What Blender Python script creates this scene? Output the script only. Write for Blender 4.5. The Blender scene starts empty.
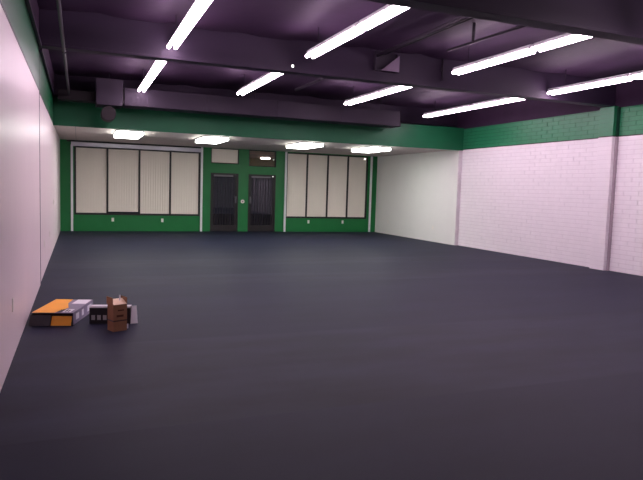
import bpy, bmesh, math, random
from mathutils import Vector, Matrix, noise
random.seed(7)
SC = bpy.context.scene
COL = SC.collection

# ------------------------------------------------------------------ camera
CAM = (0.5907, 0.0, 1.70)
YAW, PITCH, ROLL, FPX = 0.38186, -0.08312, 0.03076, 606.0
W, D, ZG, YS = 12.167, 22.656, 3.129, 16.85      # room width, depth, paint line / soffit height, soffit front
ZW, ZD, YN = 3.80, 4.46, -3.0                    # top of green band, roof deck, wall behind the camera

fw = Vector((math.sin(YAW)*math.cos(PITCH), math.cos(YAW)*math.cos(PITCH), math.sin(PITCH)))
rt = Vector((math.cos(YAW), -math.sin(YAW), 0)); up = rt.cross(fw)
r2 = rt*math.cos(ROLL) + up*math.sin(ROLL); u2 = -rt*math.sin(ROLL) + up*math.cos(ROLL)
cd = bpy.data.cameras.new('camera'); cam = bpy.data.objects.new('camera', cd); COL.objects.link(cam)
cd.sensor_width = 36.0; cd.lens = FPX/643.0*36.0; cd.clip_end = 200
m3 = Matrix((r2, u2, -fw)).transposed()
cam.matrix_world = Matrix.Translation(CAM) @ m3.to_4x4()
SC.camera = cam

# ------------------------------------------------------------------ world (night outside), exposure
wd = bpy.data.worlds.new('night_sky'); SC.world = wd; wd.use_nodes = True
wd.node_tree.nodes['Background'].inputs[0].default_value = (0.02, 0.022, 0.035, 1)
wd.node_tree.nodes['Background'].inputs[1].default_value = 0.3
SC.view_settings.view_transform = 'Standard'; SC.view_settings.look = 'None'
SC.view_settings.gamma = 1.0; SC.view_settings.use_curve_mapping = False
SC.view_settings.exposure = 0.7
TUBE_COL, TUBE_STR = (1.0, 0.78, 0.93), 20.0
PANEL_COL, PANEL_STR = (0.96, 1.0, 0.93), 11.5

# ------------------------------------------------------------------ materials
def lin(c):
    return tuple((v/255/12.92 if v/255 <= .04045 else ((v/255+.055)/1.055)**2.4) for v in c)
def mat(name, rgb, rough=.6, spec=.5, metal=0, var=.06, scale=6.0, bump=0, bscale=40.0, stretch=(1,1,1), var2=None, coat=0):
    m = bpy.data.materials.new(name); m.use_nodes = True
    nt = m.node_tree; b = nt.nodes['Principled BSDF']; L = nt.links.new
    b.inputs['Roughness'].default_value = rough; b.inputs['Metallic'].default_value = metal
    b.inputs['Specular IOR Level'].default_value = spec
    if coat: b.inputs['Coat Weight'].default_value = coat; b.inputs['Coat Roughness'].default_value = .25
    tc = nt.nodes.new('ShaderNodeTexCoord'); mp = nt.nodes.new('ShaderNodeMapping')
    mp.inputs['Scale'].default_value = stretch; L(tc.outputs['Object'], mp.inputs['Vector'])
    n = nt.nodes.new('ShaderNodeTexNoise'); n.inputs['Scale'].default_value = scale; n.inputs['Detail'].default_value = 5
    L(mp.outputs[0], n.inputs['Vector'])
    r = nt.nodes.new('ShaderNodeValToRGB'); c = lin(rgb)
    r.color_ramp.elements[0].position = .3; r.color_ramp.elements[1].position = .7
    r.color_ramp.elements[0].color = tuple(max(0, v*(1-var)) for v in c)+(1,)
    r.color_ramp.elements[1].color = tuple(min(1, v*(1+var)) for v in (lin(var2) if var2 else c))+(1,)
    L(n.outputs['Fac'], r.inputs[0]); L(r.outputs[0], b.inputs['Base Color'])
    if bump:
        n2 = nt.nodes.new('ShaderNodeTexNoise'); n2.inputs['Scale'].default_value = bscale; n2.inputs['Detail'].default_value = 4
        L(mp.outputs[0], n2.inputs['Vector'])
        bp = nt.nodes.new('ShaderNodeBump'); bp.inputs['Strength'].default_value = bump; bp.inputs['Distance'].default_value = .01
        L(n2.outputs['Fac'], bp.inputs['Height']); L(bp.outputs[0], b.inputs['Normal'])
    return m
def emit(name, col, s):
    m = bpy.data.materials.new(name); m.use_nodes = True; nt = m.node_tree
    b = nt.nodes['Principled BSDF']; b.inputs['Base Color'].default_value = (.9,.9,.9,1)
    b.inputs['Emission Color'].default_value = tuple(col)+(1,); b.inputs['Emission Strength'].default_value = s
    return m
def glass(name, tint=(.9,.92,.95)):
    m = bpy.data.materials.new(name); m.use_nodes = True
    b = m.node_tree.nodes['Principled BSDF']; b.inputs['Base Color'].default_value = tint+(1,)
    b.inputs['Transmission Weight'].default_value = 1; b.inputs['Roughness'].default_value = .01; b.inputs['IOR'].default_value = 1.5
    return m

M = {}
M['floor'] = mat('black_rubber', (33,35,54), .6, .14, var=.16, scale=1.3, bump=.12, bscale=120, stretch=(.35,1,1))
M['floor_b'] = mat('black_rubber_worn', (39,41,58), .6, .14, var=.30, scale=1.7, bump=.12, bscale=120, stretch=(.35,1,1))
M['seam'] = mat('subfloor_glue', (24,24,31), .7, .25)
M['deck'] = mat('dark_painted_deck', (56,36,62), .7, .3, var=.18, scale=1.2, bump=.3, bscale=7)
M['beam'] = mat('dark_painted_beam', (50,36,58), .6, .35, var=.12, scale=2, bump=.1, bscale=20, stretch=(.2,1,1))
M['darkwall'] = mat('dark_painted_wall', (54,34,58), .75, .3, var=.1, scale=3)
M['pipe'] = mat('dark_painted_pipe', (46,36,50), .5, .4, var=.1)
M['duct'] = mat('painted_duct_metal', (50,40,56), .6, .35, var=.08, scale=2)
M['duct_dark'] = mat('painted_duct_drum', (32,24,30), .6, .3)
M['white_block'] = mat('white_painted_block', (236,230,233), .55, .4, var=.025, scale=5, bump=.25, bscale=30)
M['green_block'] = mat('green_painted_block', (30,122,80), .42, .6, var=.08, scale=4, bump=.2, bscale=30)
M['mortar_white'] = mat('white_painted_mortar', (222,214,218), .7, .3, var=.02)
M['mortar_green'] = mat('green_painted_mortar', (22,104,66), .6, .4, var=.04)
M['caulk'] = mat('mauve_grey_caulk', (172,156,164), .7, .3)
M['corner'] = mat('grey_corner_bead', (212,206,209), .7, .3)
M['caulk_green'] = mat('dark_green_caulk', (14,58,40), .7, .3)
M['canopy'] = mat('tan_canopy_board', (206,170,150), .8, .2)
M['green_fascia'] = mat('green_fascia_paint', (18,98,62), .5, .4, var=.05, scale=3)
M['gusset'] = mat('bare_grey_metal', (120,102,124), .5, .5, metal=.3)  # lighter grey paints the lit look of the bracket plate
M['drywall'] = mat('white_painted_drywall', (226,226,222), .5, .4, var=.015, scale=2)
M['green'] = mat('green_wall_paint', (12,112,54), .45, .45, var=.05, scale=3)
M['green_gloss'] = mat('green_gloss_paint', (18,112,66), .3, .6, var=.05, scale=3, coat=.6)
M['soffit'] = mat('off_white_soffit_board', (208,196,192), .7, .3, var=.03, scale=3)
M['frame'] = mat('dark_bronze_frame', (26,20,22), .45, .5, var=.08)
M['white_metal'] = mat('white_metal_post', (226,226,230), .4, .5, var=.03)
M['header'] = mat('brushed_metal_header', (206,200,212), .35, .6, metal=.5, var=.05, stretch=(.1,1,1))
M['blind'] = mat('cream_blind_fabric', (240,231,218), .75, .2, var=.025, scale=3, stretch=(1,1,.2))
M['plate'] = mat('ivory_plastic', (232,228,220), .4, .5, var=.02)
M['socket'] = mat('socket_slots', (90,88,80), .5)
M['closer'] = mat('grey_closer_metal', (120,116,122), .45, .5, metal=.4)
M['glass'] = glass('window_glass')
M['outside'] = mat('night_asphalt', (40,40,46), .8)
M['housing'] = mat('white_lamp_housing', (225,222,225), .4, .5, var=.02)
M['tube'] = emit('fluorescent_tube_glow', TUBE_COL, TUBE_STR)
M['panel'] = emit('diffuser_panel_glow', PANEL_COL, PANEL_STR)
M['led'] = emit('small_led_glow', (1,.95,.95), 6.0)
M['canopy_glow'] = emit('outdoor_lamp_glow', (1,.85,.78), 14.0)
M['orange'] = mat('orange_printed_card', (252,172,36), .45, .5, var=.05)
M['lilac'] = mat('grey_printed_card', (132,124,146), .45, .5, var=.08)
M['darkcard'] = mat('dark_grey_card', (52,48,54), .55, .4)
M['whitecard'] = mat('white_card', (232,230,236), .5, .4, var=.03)
M['blackcard'] = mat('black_printed_card', (24,22,26), .45, .5)
M['greycard'] = mat('pale_print', (170,172,170), .5)
M['kraft'] = mat('brown_corrugated_card', (142,102,76), .75, .2, var=.07, scale=9)
M['kraft_in'] = mat('pale_corrugated_inside', (255,226,194), .75, .2, var=.05, scale=9)  # light from above is put into this paler flap colour
M['kraft_print'] = mat('dark_carton_print', (84,52,38), .75, .2)
M['tape'] = mat('dark_brown_tape', (70,44,36), .4, .4)

# left wall: glossy white panelling with fine upright grooves
def panel_mat():
    m = mat('white_glossy_panelling', (230,214,217), .36, .5, var=.02, scale=2, stretch=(1,1,.3))
    nt = m.node_tree; b = nt.nodes['Principled BSDF']
    tc = nt.nodes.new('ShaderNodeTexCoord'); w = nt.nodes.new('ShaderNodeTexWave')
    w.wave_type = 'BANDS'; w.bands_direction = 'Y'; w.inputs['Scale'].default_value = 1.6
    w.inputs['Distortion'].default_value = .6; w.inputs['Detail'].default_value = 3
    bp = nt.nodes.new('ShaderNodeBump'); bp.inputs['Strength'].default_value = .35; bp.inputs['Distance'].default_value = .004
    nt.links.new(tc.outputs['Object'], w.inputs['Vector']); nt.links.new(w.outputs['Fac'], bp.inputs['Height'])
    nt.links.new(bp.outputs[0], b.inputs['Normal'])
    return m
M['panelling'] = panel_mat()

# ------------------------------------------------------------------ mesh helpers
def bx(bm, x0, x1, y0, y1, z0, z1, mi=0):
    v = [bm.verts.new(p) for p in ((x0,y0,z0),(x1,y0,z0),(x1,y1,z0),(x0,y1,z0),(x0,y0,z1),(x1,y0,z1),(x1,y1,z1),(x0,y1,z1))]
    for f in ((0,3,2,1),(4,5,6,7),(0,1,5,4),(1,2,6,5),(2,3,7,6),(3,0,4,7)):
        fc = bm.faces.new([v[i] for i in f]); fc.material_index = mi
def tube(bm, a, b, r, n=10, cap=True):
    a = Vector(a); b = Vector(b); d = (b-a).normalized()
    s = d.orthogonal().normalized(); t = d.cross(s)
    A = [bm.verts.new(a+(s*math.cos(2*math.pi*i/n)+t*math.sin(2*math.pi*i/n))*r) for i in range(n)]
    B = [bm.verts.new(b+(s*math.cos(2*math.pi*i/n)+t*math.sin(2*math.pi*i/n))*r) for i in range(n)]
    for i in range(n):
        bm.faces.new((A[i], A[(i+1)%n], B[(i+1)%n], B[i])).smooth = True
    if cap: bm.faces.new(A[::-1]); bm.faces.new(B)
def obj(name, bm, m, parent=None, bevel=0, segs=2, loc=None, rotz=None):
    if bevel:
        bmesh.ops.bevel(bm, geom=list(bm.edges), offset=bevel, segments=segs, affect='EDGES', profile=.5)
    bmesh.ops.recalc_face_normals(bm, faces=bm.faces)
    me = bpy.data.meshes.new(name); bm.to_mesh(me); bm.free()
    o = bpy.data.objects.new(name, me); COL.objects.link(o)
    for k in (m if isinstance(m, (list, tuple)) else [m]): me.materials.append(M[k])
    if parent is not None: o.parent = parent
    if loc: o.location = loc
    if rotz is not None: o.rotation_euler = (0,0,rotz)
    return o
def box(name, m, ext, parent=None, bevel=0, segs=2):
    bm = bmesh.new(); bx(bm, *ext); return obj(name, bm, m, parent, bevel, segs)
def boxes(name, m, exts, parent=None, bevel=0):
    bm = bmesh.new()
    for e in exts: bx(bm, *e)
    return obj(name, bm, m, parent, bevel)
def rod(name, m, a, b, r, parent=None, n=10):
    bm = bmesh.new(); tube(bm, a, b, r, n); return obj(name, bm, m, parent)
def tag(o, label, cat, group=None):
    o['label'] = label; o['category'] = cat
    if group: o['group'] = group
    return o
def thing(name, label, cat, loc=(0,0,0), rotz=0, group=None):
    o = bpy.data.objects.new(name, None); COL.objects.link(o); o.location = loc; o.rotation_euler = (0,0,rotz)
    o.empty_display_size = .1
    return tag(o, label, cat, group)
def struct(o, label=None):
    o['kind'] = 'structure'
    if label: o['label'] = label
    return o

# ------------------------------------------------------------------ floor: rubber rolls laid across the room
floor = struct(box('floor', 'seam', (-.1, W+.25, YN, D+.1, -.12, -.012)), 'black rubber floor laid in wide rolls across the room')
y = 4.245 - 1.22*6; i = 0
while y < D:
    y0, y1 = max(y, YN), min(y+1.2195, D+.05)
    if y1 > YN:
        dz = random.uniform(-.0003, .0003)
        boxes('rubber_roll', 'floor_b' if i in (6, 7, 11, 13) else 'floor', [(-.05, W+.2, y0, y1, -.012, dz)], floor)
    y += 1.22; i += 1

# ------------------------------------------------------------------ left wall
wl = struct(box('wall_left', 'panelling', (-.2, -.025, YN, D, 0, ZD)), 'white panelled wall with green band above')
box('panel_section', 'panelling', (-.03, .0, YN, 10.86, 0, ZG), wl)
box('panel_section', 'panelling', (-.03, -.008, 10.95, D, 0, ZG), wl)
box('joint_strip', 'darkwall', (-.03, .003, 10.86, 10.95, 0, ZW), wl)
box('green_band', 'green_gloss', (-.03, .004, YN, 10.86, ZG+.022, ZW), wl)
box('green_band', 'green_gloss', (-.03, -.004, 10.95, YS, ZG+.022, ZW), wl)
box('shadow_gap_trim', 'frame', (-.03, .006, YN, 10.86, ZG, ZG+.022), wl)
box('shadow_gap_trim', 'frame', (-.03, -.002, 10.95, YS, ZG, ZG+.022), wl)
box('ledger_rail', 'beam', (-.03, .05, YN, 10.78, ZW, ZW+.06), wl)
box('upper_strip', 'darkwall', (-.03, .01, YN, D, ZW+.0, ZD), wl)
box('ledger_rail', 'beam', (-.03, .04, 11.05, YS-.06, ZW, ZW+.05), wl)

# ------------------------------------------------------------------ right wall: painted slump block, pilaster, furred drywall at the far end
wr = struct(box('wall_right', 'mortar_white', (W+.047, W+.3, YN, D, 0, ZD)), 'white painted block wall with green painted band above')
box('upper_strip', 'darkwall', (W+.04, W+.06, YN, D, ZW, ZD), wr)
box('mortar_band', 'mortar_green', (W+.0465, W+.06, YN, YS, ZG, ZW), wr)
CH = ZG/30.0
def courses(name, m, xf, y0, y1, z0, z1, ch, bl=.40, g=.007, depth=.06):
    bm = bmesh.new(); k = 0; z = z0
    while z < z1-.01:
        zt = min(z+ch, z1); yy = y0 - (bl/2 if k % 2 else 0)
        while yy < y1:
            a, b = max(yy, y0), min(yy+bl-g*.45, y1)
            if b-a > .02:
                pr = random.uniform(-.0025, .0025)
                x0, x1 = xf+pr, xf+depth
                e = .004; za, zb = z+g*.3, zt-g*.5
                v = [bm.verts.new(p) for p in ((x1,a,za),(x1,b,za),(x1,b,zb),(x1,a,zb),(x0,a+e,za+e),(x0,b-e,za+e),(x0,b-e,zb-e),(x0,a+e,zb-e))]
                for f in ((4,7,6,5),(0,4,5,1),(1,5,6,2),(2,6,7,3),(3,7,4,0)): bm.faces.new([v[j] for j in f])
            yy += bl
        z += ch; k += 1
    o = obj(name, bm, m, wr); o['kind'] = 'stuff'; return o
P0, P1, XP = 10.70, 11.10, W-.11     # pilaster
courses('block_courses', 'white_block', W+.04, YN, YS, 0, ZG, CH)
courses('green_block_courses', 'green_block', W+.04, YN, YS, ZG+.02, ZW, CH)
box('paint_line_trim', 'frame', (W+.034, W+.06, YN, YS, ZG, ZG+.02), wr)
pil = box('pilaster', 'mortar_white', (XP+.012, W+.1, P0, P1, 0, ZG), wr)
pilg = box('pilaster_top', 'mortar_green', (XP+.012, W+.1, P0, P1, ZG, ZW+.03), wr)
box('pilaster_line_trim', 'frame', (XP-.006, W+.06, P0-.006, P1, ZG, ZG+.02), wr)
def pil_blocks(name, m, par, z0, z1):
    bm = bmesh.new(); z = z0
    while z < z1-.01:
        pr = random.uniform(-.004, .004)
        bx(bm, XP+pr, W+.05, P0-.01+pr, P1+.01, z+.003, min(z+CH, z1)-.005); z += CH
    o = obj(name, bm, m, par); o['kind'] = 'stuff'
pil_blocks('pilaster_blocks', 'white_block', pil, 0, ZG)
pil_blocks('pilaster_green_blocks', 'green_block', pilg, ZG+.02, ZW+.02)
box('joint_strip', 'caulk', (W-.02, W+.06, P0-.055, P0-.010, 0, ZG-.01), wr)  # mauve strip paints the shade of the pilaster's near face
box('joint_strip', 'caulk_green', (W-.02, W+.06, P0-.055, P0-.010, ZG+.022, ZW), wr)  # same pilaster shade painted over the green band
XF = W-.09                             # furred drywall face beyond the soffit front
box('drywall_section', 'drywall', (XF, W+.1, YS, D, 0, ZG), wr)
box('corner_strip', 'corner', (XF+.004, W+.1, YS-.02, YS, 0, ZG-.03), wr)  # grey strip paints the shade on the drywall return

# wall behind the camera
struct(box('wall_near', 'drywall', (-.2, W+.3, YN-.2, YN, 0, ZD)), 'plain white wall behind the camera')

# ------------------------------------------------------------------ roof deck (sagging dark sheets), beams
def deck():
    bm = bmesh.new(); nx, ny = 64, 120; g = []
    for j in range(ny+1):
        row = []
        for i in range(nx+1):
            x = -.1+(W+.3)*i/nx; yy = YN+(D-YN)*j/ny
            s = abs(math.sin(math.pi*(x+.4)/1.22))**.6
            z = ZD - .05*s + .035*noise.noise(Vector((x*.7, yy*.45, 0))) + .02*noise.noise(Vector((x*2.4, yy*.9, 3)))
            row.append(bm.verts.new((x, yy, z)))
        g.append(row)
    for j in range(ny):
        for i in range(nx):
            bm.faces.new((g[j][i], g[j+1][i], g[j+1][i+1], g[j][i+1])).smooth = True
    return obj('ceiling', bm, 'deck')
ceil = struct(deck(), 'dark painted roof deck of sagging sheets between deep beams')
box('roof_slab', 'darkwall', (-.25, W+.4, YN-.2, D+.2, ZD+.13, ZD+.25), ceil)
for yb in (1.6, 6.25, 10.90):
    b = struct(box('ceiling_beam', 'beam', (-.02, W+.035, yb-.09, yb+.09, 3.87, ZD+.04), None, .012), 'deep dark painted beam across the room')
    box('bottom_flange', 'beam', (-.02, W+.04, yb-.13, yb+.13, 3.835, 3.872), b, .006)
struct(box('ceiling_beam', 'beam', (-.02, W+.035, YS+.35, YS+.53, 3.90, ZD+.04), None, .012), 'dark beam above the soffit')

# ------------------------------------------------------------------ soffit with green fascia
sof = struct(box('ceiling_soffit', 'soffit', (-.02, W+.04, YS+.02, D, ZG, ZG+.05)), 'lowered off-white soffit with green fascia over the shop front')
tr = struct(box('trim_1', 'green_fascia', (-.02, W+.04, YS-.04, YS+.02, ZG-.01, ZW+.02)), 'green painted fascia board along the soffit front')
box('fascia_edge', 'green_fascia', (-.02, W+.04, YS-.05, YS+.02, ZG-.025, ZG+.02), tr)
box('panel_joint', 'closer', (.50, .512, YS+.04, D-.1, ZG-.004, ZG+.002), sof)
# ------------------------------------------------------------------ far wall: shop front
YB = D
Z_S, Z_T = .62, 2.93
wf = struct(bpy.data.objects.new('wall_far', None)); COL.objects.link(wf); wf['label'] = 'green shop front wall with windows and two doors'
T0, T1 = YB, YB+.22
L0, L1 = .44, 4.77; R0, R1 = 8.12, 11.66
Z_SL, Z_SR = .57, .535
D1, D2 = (5.16, 6.22), (6.61, 7.70)
ZDR, ZTB, ZTT = 2.20, 2.55, 3.12
def green_pieces():
    for e in ((-.02, L0, 0, ZG), (L0, L1, 0, Z_SL), (L0, L1, Z_T, ZG), (L1, D1[0], 0, ZG), (D1[1], D2[0], 0, ZG),
              (D2[1], R0, 0, ZG), (R0, R1, 0, Z_SR), (R0, R1, 3.10, ZG), (R1, W+.04, 0, ZG),
              (D1[0], D1[1], ZDR, ZTB), (D2[0], D2[1], ZDR, ZTB-.05), (D1[0], D1[1], ZTT, ZG), (D2[0], D2[1], ZTT, ZG)):
        yield (e[0], e[1], T0, T1, e[2], e[3])
boxes('green_wall_pieces', 'green', green_pieces(), wf)
for k, x in enumerate((.366, 4.815, 8.09, 11.80)):
    box('white_post', 'white_metal', (x-.038, x+.038, T0-.06, T0+.01, 0, ZG-.01 if k else 2.98), wf, .006)
box('header_rail', 'header', (.34, 4.78, T0-.11, T0+.02, 2.93, 3.07), wf, .012)
box('header_shadow_board', 'frame', (.2, 4.84, T0-.03, T0+.02, 3.07, ZG-.004), wf)  # dark board between header rail and soffit

def window(name, x0, x1, z0, z1, n, label, w=.055):
    root = struct(bpy.data.objects.new(name, None), label); COL.objects.link(root); root.location = ((x0+x1)/2, YB, z0)
    ox, oz = (x0+x1)/2, z0
    def lb(nm, m, a, b, c, d, e, f, bev=0): return box(nm, m, (a-ox, b-ox, c-YB, d-YB, e-oz, f-oz), root, bev)
    lb('frame_rail', 'frame', x0, x1, YB+.01, YB+.12, z0, z0+w, .004)
    lb('frame_rail', 'frame', x0, x1, YB+.01, YB+.12, z1-w*.7, z1, .004)
    xs = [x0+(x1-x0)*k/n for k in range(n+1)]
    for k, x in enumerate(xs):
        a = x if k == 0 else x-w if k == n else x-w/2
        lb('mullion' if 0 < k < n else 'jamb', 'frame', a, a+w, YB+.01, YB+.12, z0+w, z1-w*.7, .004)
    for k in range(n):
        a = xs[k]+(w if k == 0 else w/2); b = xs[k+1]-(w if k == n-1 else w/2)
        lb('glass_pane', 'glass', a, b, YB+.105, YB+.113, z0+w, z1-w*.7)
    return xs, w
def blind(x0, x1, z0, z1, label, gap=.0):
    t = thing('vertical_blind', label, 'blind', ((x0+x1)/2, YB+.06, z0), 0, 'cream vertical blinds in the shop front')
    h = z1-z0; hw = (x1-x0)/2
    box('headrail', 'blind', (-hw, hw, -.018, .018, h-.05, h), t, .004)
    bm = bmesh.new(); n = max(3, round(2*hw/.088)); p = 2*hw/n
    for k in range(n):
        cx = -hw+p*(k+.5)
        q = [(-.5,.002),(-.25,-.001),(0,-.002),(.25,-.001),(.5,.002)]
        vs = [[bm.verts.new((cx+a*p*1.04, b+.0015*(k%2), z)) for a, b in q] for z in (gap+.01, h-.05)]
        for j in range(4): bm.faces.new((vs[0][j], vs[0][j+1], vs[1][j+1], vs[1][j])).smooth = True
    o = obj('vanes', bm, 'blind', t); o['kind'] = 'stuff'
ords = ['first from the left wall', 'second from the left wall', 'third from the left wall', 'fourth from the left wall, nearest the doors']
xs, w = window('window_1', L0, L1, Z_SL, Z_T, 4, 'dark framed four-pane shop window left of the doors')
for k in range(4):
    a = xs[k]+(w if k == 0 else w/2)+.006; b = xs[k+1]-(w if k == 3 else w/2)-.006
    blind(a, b, Z_SL+.06, Z_T-.045, 'cream vertical blind in the left window, %s' % ords[k], .05 if k == 1 else 0)
ords = ['pane nearest the doors', 'second pane from the doors', 'third pane from the doors', 'pane nearest the right wall']
xs, w = window('window_2', R0, R1, Z_SR, 3.10, 4, 'dark framed four-pane shop window right of the doors')
for k in range(4):
    a = xs[k]+(w if k == 0 else w/2)+.006; b = xs[k+1]-(w if k == 3 else w/2)-.006
    blind(a, b, Z_SR+.06, 3.10-.045, 'cream vertical blind in the right window, %s' % ords[k])
xs, w = window('window_3', D1[0], D1[1], ZTB, ZTT, 1, 'transom window above the left door', .028)
blind(xs[0]+w+.006, xs[1]-w-.006, ZTB+.035, ZTT-.025, 'short cream blind in the transom above the left door')
window('window_4', D2[0], D2[1], ZTB-.05, ZTT, 1, 'bare glass transom window above the right door', .03)

def door(name, x0, x1, hs, label):
    root = struct(bpy.data.objects.new(name, None), label); COL.objects.link(root); root.location = ((x0+x1)/2, YB, 0)
    hw = (x1-x0)/2
    def lb(nm, m, a, b, c, d, e, f, bev=0, par=root): return box(nm, m, (a, b, c, d, e, f), par, bev)
    boxes('door_frame', 'frame', [(-hw, -hw+.05, 0, .14, 0, ZDR), (hw-.05, hw, 0, .14, 0, ZDR), (-hw+.05, hw-.05, 0, .14, ZDR-.05, ZDR)], root)
    a, b = -hw+.055, hw-.055
    lb('stile', 'frame', a, a+.07, .03, .08, .01, ZDR-.055, .004); lb('stile', 'frame', b-.07, b, .03, .08, .01, ZDR-.055, .004)
    lb('top_rail', 'frame', a+.07, b-.07, .03, .08, ZDR-.15, ZDR-.055, .004)
    lb('bottom_rail', 'frame', a+.07, b-.07, .03, .08, .01, .24, .004)
    lb('glass_pane', 'glass', a+.07, b-.07, .055, .063, .24, ZDR-.15)
    n = 8
    for k in range(n):
        x = a+.07+(b-a-.14)*(k+.5)/n
        lb('security_bar', 'frame', x-.014, x+.014, .034, .050, .2, ZDR-.12)
    lb('door_closer', 'closer', a+.06, b-.16, -.03, .03, ZDR-.13, ZDR-.07, .01)
    s = (b-.035) if hs > 0 else (a+.035)
    h = lb('push_plate', 'closer', s-.03, s+.03, .015, .03, 1.08, 1.34, .004)
    bm = bmesh.new(); tube(bm, (s, -.03, 1.10), (s, -.03, 1.32), .012); tube(bm, (s, -.03, 1.12), (s, .02, 1.12), .008, 8); tube(bm, (s, -.03, 1.30), (s, .02, 1.30), .008, 8)
    obj('pull_handle', bm, 'closer', h)
    return root
door('door_1', D1[0], D1[1], 1, 'dark glazed door with upright bars, left of the pair')
door('door_2', D2[0], D2[1], -1, 'dark glazed door with upright bars, right of the pair')
struct(box('ground_outside', 'outside', (-6, W+6, D+.22, D+16, -.2, -.05)), 'dark night pavement outside the doors')

can = struct(box('canopy_outside', 'canopy', (-2, W+2, D+.22, D+4.2, 2.98, 3.1)), 'tan board canopy over the walkway outside')  # canopy added outside to give the right transom its tone
box('canopy_beam', 'canopy', (-2, W+2, D+4.0, D+4.2, 2.55, 2.98), can)
for x in (2.2, 7.9):  # lamps added to brighten the canopy and the view through the glass
    t = thing('canopy_lamp', 'dim lamp under the outdoor canopy, ' + ('behind the left window' if x < 5 else 'seen through the right transom'), 'lamp', (x, D+2.2, 2.98))
    box('base', 'frame', (-.2, .2, -.12, .12, -.02, 0), t)
    box('lens', 'canopy_glow', (-.18, .18, -.1, .1, -.07, -.02), t, .01)

# small fittings
def outlet(loc, axis, label, sw=False):
    t = thing('light_switch' if sw else 'wall_outlet', label, 'switch' if sw else 'outlet', loc, {'far':0, 'left':math.pi/2, 'right':-math.pi/2}[axis], None if sw else 'wall outlets')
    box('cover_plate', 'plate', (-.042, .042, -.008, .0, -.065, .065), t, .003)
    if sw: box('toggle', 'plate', (-.006, .006, -.022, -.006, -.013, .013), t)
    else:
        for z in (-.026, .026): box('socket', 'plate', (-.017, .017, -.0105, -.006, z-.017, z+.017), t, .003)
outlet((1.70, D, .41), 'far', 'ivory outlet on green wall under the left window, closer to the left wall')
outlet((3.41, D, .40), 'far', 'ivory outlet on green wall under the left window, closer to the doors')
outlet((9.10, D, .40), 'far', 'ivory outlet on green wall under the right window, closer to the doors')
outlet((10.59, D, .40), 'far', 'ivory outlet on green wall under the right window, closer to the right wall')
outlet((-.008, 12.17, .55), 'left', 'ivory outlet on the white left wall, just past the panel joint')
outlet((-.008, 14.46, .55), 'left', 'ivory outlet on the white left wall, farthest from the panel joint')
outlet((0, 6.36, .52), 'left', 'ivory outlet on the white left wall, before the orange box')
outlet((-.008, 16.7, 1.18), 'left', 'small ivory light switch on the white left wall near the shop front', True)
outlet((XF, 21.52, .50), 'right', 'ivory outlet on the smooth white right wall, near the shop front corner')
outlet((XF, 18.2, .49), 'right', 'ivory outlet on the smooth white right wall, farther from the corner')
t = thing('alarm_keypad', 'small round pale keypad on the green post between the two doors', 'keypad', (6.39, D, 1.15))
bm = bmesh.new(); tube(bm, (0, 0, 0), (0, -.02, 0), .07, 20); obj('case', bm, 'plate', t)
box('button_pad', 'closer', (-.03, .03, -.024, -.018, -.03, .03), t)
def sensor(loc, label, r=.03):
    t = thing('indicator_lamp', label, 'lamp', loc)
    box('base', 'plate', (-r*1.3, r*1.3, -.01, 0, -r*1.3, r*1.3), t, .003)
    bm = bmesh.new(); bmesh.ops.create_uvsphere(bm, u_segments=14, v_segments=8, radius=r)
    for v in bm.verts: v.co.y = v.co.y*.6-.012
    for f in bm.faces: f.smooth = True
    obj('lens', bm, 'led', t)
sensor((4.25, 10.81, 3.948), 'tiny glowing white lamp on the face of the deep ceiling beam', .019)
sensor((11.52, D+.047, 3.0), 'tiny glowing white lamp at the top right corner of the right window', .022)
sensor((7.575, D, 2.135), 'tiny glowing white lamp at the top corner of the right door', .010)

# ------------------------------------------------------------------ fluorescent strips under the deck
def strip(x, y0, y1, ymid, z, label):
    t = thing('fluorescent_light', label, 'ceiling light', (x, y0, z), 0, 'fluorescent strips under the dark deck')
    L = y1-y0; ym = ymid-y0
    for a, b in ((0, ym-.03), (ym+.03, L)):
        bm = bmesh.new()
        for p in (((-.062,.036),(-.062,.05),(-.05,.10),(.05,.10),(.062,.05),(.062,.036)),):
            A = [bm.verts.new((q[0], a, q[1])) for q in p]; B = [bm.verts.new((q[0], b, q[1])) for q in p]
            for i in range(len(p)): j = (i+1) % len(p); bm.faces.new((A[i], A[j], B[j], B[i]))
            bm.faces.new(A); bm.faces.new(B)
        h = obj('housing', bm, 'housing', t)
        for s in (-1, 1):
            tb = bmesh.new(); tube(tb, (s*.058, a+.03, 0), (s*.058, b-.03, 0), .03, 10); obj('tube', tb, 'tube', t)
            for yy in (a+.006, b-.028): box('lamp_holder', 'housing', (s*.058-.014, s*.058+.014, yy, yy+.022, -.02, .036), h)
    for yy in (L*.12, L*.88):
        rod('hanger_rod', 'pipe', (0, yy, .10), (0, yy, ZD-z+.05), .008, t, 8)
rows = [(2.06, 6.9, 10.75, 8.76, 4.02), (4.33, 6.68, 10.15, 8.05, 4.0), (7.30, 6.62, 10.1, 7.9, 4.0), (10.2, 7.0, 10.75, 8.6, 3.95),
        (2.03, 11.7, 15.9, 13.5, 4.0), (4.31, 11.7, 15.0, 13.0, 4.0), (7.26, 11.75, 15.1, 13.05, 4.0), (10.36, 11.8, 16.2, 13.8, 4.0)]
cl = ['leftmost column', 'second column from the left', 'third column from the left', 'rightmost column']
for x in (7.30, 10.48): rows.append((x, 2.4, 5.6, 4.0, 4.0))  # unseen overhead pair, added to light the nearest beam
for k, (x, y0, y1, ym, z) in enumerate(rows):
    strip(x, y0, y1, ym, z, 'glowing twin-tube fluorescent strip, %s, %s' % (cl[k % 4 + (2 if k > 7 else 0)], ('in front of the deep beam', 'behind the deep beam', 'overhead beyond the top edge')[k//4]))

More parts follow.
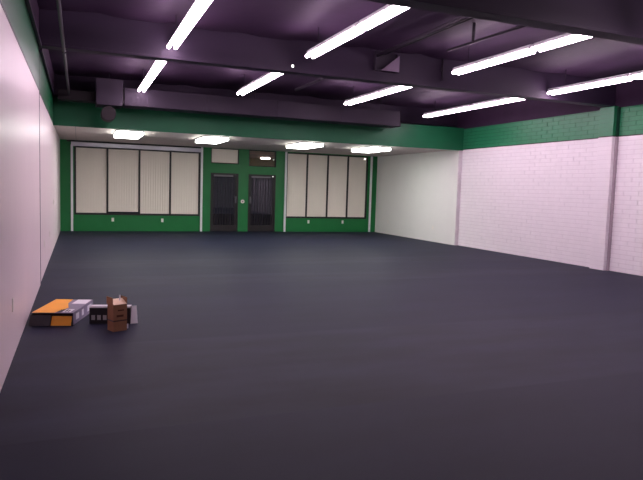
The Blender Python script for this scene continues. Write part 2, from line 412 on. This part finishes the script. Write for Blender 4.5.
# surface lights on the soffit
for k, (x, yc) in enumerate(((1.88, 17.98), (4.25, 18.12), (7.22, 18.22), (9.57, 18.24))):
    t = thing('soffit_light', 'glowing rectangular lens light on the soffit, ' + ['nearest the left wall', 'second from the left wall', 'third from the left wall', 'nearest the right wall'][k], 'ceiling light', (x, yc, ZG-.02), 0, 'rectangular lights on the soffit')
    box('lens', 'panel', (-.34, .34, -.80, .80, -.10, -.018), t, .03, 3)
    box('base_pan', 'housing', (-.36, .36, -.82, .82, -.018, 0), t, .004)

# ------------------------------------------------------------------ duct in front of the fascia
d = thing('air_duct', 'long dark rectangular air duct along the green fascia with end box', 'duct', (0, 16, 3.61))
def db(nm, m, a, b, c, e, f, g, bev=.008, par=None): return box(nm, m, (a, b, c-16, e-16, f-3.61, g-3.61), par or d, bev)
db('plenum_box', 'duct', .98, 1.60, 15.95, 16.62, 3.60, 4.24)
xs = (1.64, 3.72, 5.62, 7.52, 9.42)
for a, b in zip(xs, xs[1:]):
    db('duct_section', 'duct', a+.004, b-.004, 16.0, 16.62, 3.63, 4.06)
    db('joint_flange', 'duct', b-.016, b+.012 if b < 9.4 else b, 15.985, 16.635, 3.62, 4.075, .003)
db('branch_duct', 'duct_dark', .12, .975, 16.15, 16.55, 3.68, 3.92)
db('collar', 'duct_dark', 1.60, 1.644, 16.04, 16.58, 3.66, 4.03, .004)
bm = bmesh.new(); tube(bm, (1.27, 15.98-16, 3.40-3.61), (1.27, 16.45-16, 3.40-3.61), .175, 24)
drum = obj('round_drum', bm, 'duct_dark', d, .012)
bm = bmesh.new(); tube(bm, (1.27, .2, 3.5-3.61), (1.27, .2, 0), .09, 16); obj('drum_neck', bm, 'duct_dark', drum)
for x in (1.3, 4.9, 5.05, 8.9):
    rod('hanger_rod', 'pipe', (x, .3, .40), (x, .3, ZD-3.61+.03), .012, d, 8)

# ------------------------------------------------------------------ pipes and conduits under the deck
t = thing('conduit_run', 'thin dark conduit running the room length beside the left wall', 'pipe', (.372, 0, 3.8))
rod('pipe', 'pipe', (0, YN+.1, 0), (0, 16.1, 0), .025, t)
for yy in (1.6, 6.25, 10.9): box('pipe_clip', 'pipe', (-.035, .035, yy-.02, yy+.02, -.028, .033), t)
t = thing('conduit_run', 'dark conduit running from the beam bracket toward the nearer beam', 'pipe', (5.92, 0, 4.3))
rod('pipe', 'pipe', (0, 6.36, .02), (0, 10.68, 0), .035, t)
rod('side_pipe', 'pipe', (.16, 6.36, .04), (.16, 10.68, .04), .022, t)
t = thing('junction_box', 'open metal box on the face of the deep beam', 'junction box', (6.16, 10.81, 4.03))
boxes('back_box', 'duct', [(-.26, -.2, -.10, 0, 0, .36), (-.2, .25, -.02, 0, 0, .34), (.21, .25, -.10, -.02, 0, .34), (-.2, .21, -.10, -.02, 0, .03)], t)
bm = bmesh.new()
v = [bm.verts.new(p) for p in ((-.14,-.12,0),(.25,-.12,0),(.25,-.12,.31),(-.14,-.10,0),(.25,-.10,0),(.25,-.10,.31))]
for f in ((0,1,2),(5,4,3),(0,3,4,1),(1,4,5,2),(2,5,3,0)): bm.faces.new([v[i] for i in f])
obj('gusset_plate', bm, 'gusset', t)
t = thing('conduit_run', 'short dark pipe on a hanger above the third column strip light', 'pipe', (6.42, 0, 4.1))
rod('pipe', 'pipe', (-.05, 8.95, 0), (.08, 6.4, 0), .022, t)
rod('hanger_rod', 'pipe', (-.08+.05, 8.26, 0), (-.08+.05, 8.26, ZD-4.1), .028, t, 8)
t = thing('conduit_run', 'short dark pipe behind the deep beam near the duct', 'pipe', (5.71, 0, 4.2))
rod('pipe', 'pipe', (0, 11.05, 0), (0, 14.8, 0), .04, t)
rod('hanger_rod', 'pipe', (0, 12.95, 0), (0, 12.95, ZD-4.2), .03, t, 8)
t = thing('conduit_run', 'upright dark conduit on the deep beam face by the third column strip', 'pipe', (7.45, 10.78, 3.98))
rod('pipe', 'pipe', (0, 0, 0), (0, 0, .46), .02, t)
box('clip', 'pipe', (-.035, .035, -.01, .03, .2, .23), t)

# ------------------------------------------------------------------ boxes on the floor
# orange and grey flat carton with an open end
t = thing('product_box', 'flat orange and grey printed carton with open end beside left wall', 'box', (.30, 7.71, 0), math.radians(-16))
hw, dp, hh = .235, .85, .155
boxes('carton_body', 'darkcard', [(-hw, hw, 0, dp, .001, .008), (-hw, -hw+.006, 0, dp, .008, hh-.006), (-hw+.006, hw-.006, dp-.006, dp, .008, hh-.006), (-hw+.006, hw-.006, .18, .186, .008, hh-.006)], t)
box('side_panel', 'lilac', (hw-.006, hw, 0, dp, .008, hh-.006), t)
top = boxes('top_panel', 'lilac', [(-hw, hw, -.004, dp, hh-.006, hh)], t)
bm = bmesh.new()
p = [(-hw, -.004), (.02, -.004), (.09, .3), (.0, .58), (-.02, dp), (-hw, dp)]
A = [bm.verts.new((a, b, hh+.0005)) for a, b in p]; B = [bm.verts.new((a, b, hh+.0025)) for a, b in p]
bm.faces.new(A[::-1]); bm.faces.new(B)
for i in range(len(p)): j = (i+1) % len(p); bm.faces.new((A[i], A[j], B[j], B[i]))
obj('orange_print', bm, 'orange', top)
box('white_print', 'whitecard', (.10, .19, .03, .21, hh+.0005, hh+.0025), top)
box('print_mark', 'darkcard', (.115, .135, .06, .18, hh+.0026, hh+.0034), top)
box('print_mark', 'darkcard', (.15, .165, .05, .15, hh+.0026, hh+.0034), top)
box('pale_print', 'whitecard', (.05, .22, .56, .84, hh+.0005, hh+.0025), top)
box('violet_print', 'darkcard', (.035, .085, .01, .20, hh+.0005, hh+.0025), top)
for a, b in ((.10, .22), (.34, .42), (.58, .76)):
    box('side_print', 'whitecard', (hw+.0003, hw+.002, a, b, .05, .125), t)
def tilted(name, m, x0, x1, y0, z0, dy, dz, th, par):
    bm = bmesh.new(); n = Vector((0, -dz, dy)).normalized()*th
    P = [Vector((x0,y0,z0)), Vector((x1,y0,z0)), Vector((x1,y0+dy,z0+dz)), Vector((x0,y0+dy,z0+dz))]
    A = [bm.verts.new(q) for q in P]; B = [bm.verts.new(q+n) for q in P]
    bm.faces.new(A[::-1]); bm.faces.new(B)
    for i in range(4): j = (i+1) % 4; bm.faces.new((A[i], A[j], B[j], B[i]))
    return obj(name, bm, m, par)
tilted('end_flap', 'darkcard', -hw-.02, -.02, -.05, .006, .045, .118, .004, t)
tilted('end_flap', 'orange', -.015, hw-.02, -.03, .006, .05, .105, .004, t)
# black carton with white end flap
t = thing('product_box', 'low black carton with white top edge and three pale squares', 'box', (.935, 7.64, 0), math.radians(-14))
hw, dp, hh = .24, .10, .215
body = box('carton_body', 'blackcard', (-hw, hw, 0, dp, 0, hh), t, .003)
box('white_top', 'whitecard', (-hw+.002, hw-.002, .002, dp-.002, hh, hh+.003), t)
box('white_edge', 'whitecard', (-hw+.002, hw-.002, -.002, .0, hh-.018, hh+.003), t)
for k in range(3):
    x = -hw+.045+.067*k
    box('pale_print', 'greycard', (x-.021, x+.021, -.0015, .0005, .05, .108), body)
bm = bmesh.new(); bx(bm, 0, .088, 0, .005, .004, hh+.005)
fl = obj('end_flap', bm, 'whitecard', t); fl.location = (hw, .0, 0); fl.rotation_euler = (-.35, 0, math.radians(22))
# tall brown carton with open flaps
t = thing('cardboard_box', 'tall narrow brown cardboard carton standing with open top flaps', 'box', (1.0, 7.31, 0), math.radians(23))
hw, hd, hh = .083, .075, .31
boxes('carton_body', 'kraft', [(-hw, hw, -hd, hd, 0, .006), (-hw, hw, -hd, -hd+.005, .006, hh), (-hw, hw, hd-.005, hd, .006, hh), (-hw, -hw+.005, -hd+.005, hd-.005, .006, hh), (hw-.005, hw, -hd+.005, hd-.005, .006, hh)], t)
boxes('packing_tape', 'tape', [(-hw-.001, hw+.001, -hd-.001, -hd, .115, .130), (-hw-.001, -hw, -hd, hd, .115, .130)], t)
boxes('print_block', 'kraft_print', [(-.045, .04, -hd-.001, -hd, .165, .19)], t)
boxes('print_block', 'kraft_print', [(-.03, .045, -hd-.001, -hd, .235, .25)], t)
tilted('front_flap', 'kraft_in', -hw+.004, hw-.004, -hd, hh, .11, .05, .004, t)
boxes('left_flap', 'kraft', [(-hw-.012, -hw-.006, -hd, hd, hh, hh+.085)], t)
boxes('right_flap', 'kraft', [(hw, hw+.005, -hd+.01, hd, hh, hh+.075)], t)
boxes('back_flap', 'kraft', [(-hw+.01, hw-.01, hd-.005, hd, hh, hh+.03)], t)
box('paper_slip', 'whitecard', (.02, .034, -.01, -.006, hh-.02, hh+.10), t)
boxes('torn_edge', 'whitecard', [(hw-.002, hw+.014, -hd-.006, -hd-.002, .02, .075)], t)
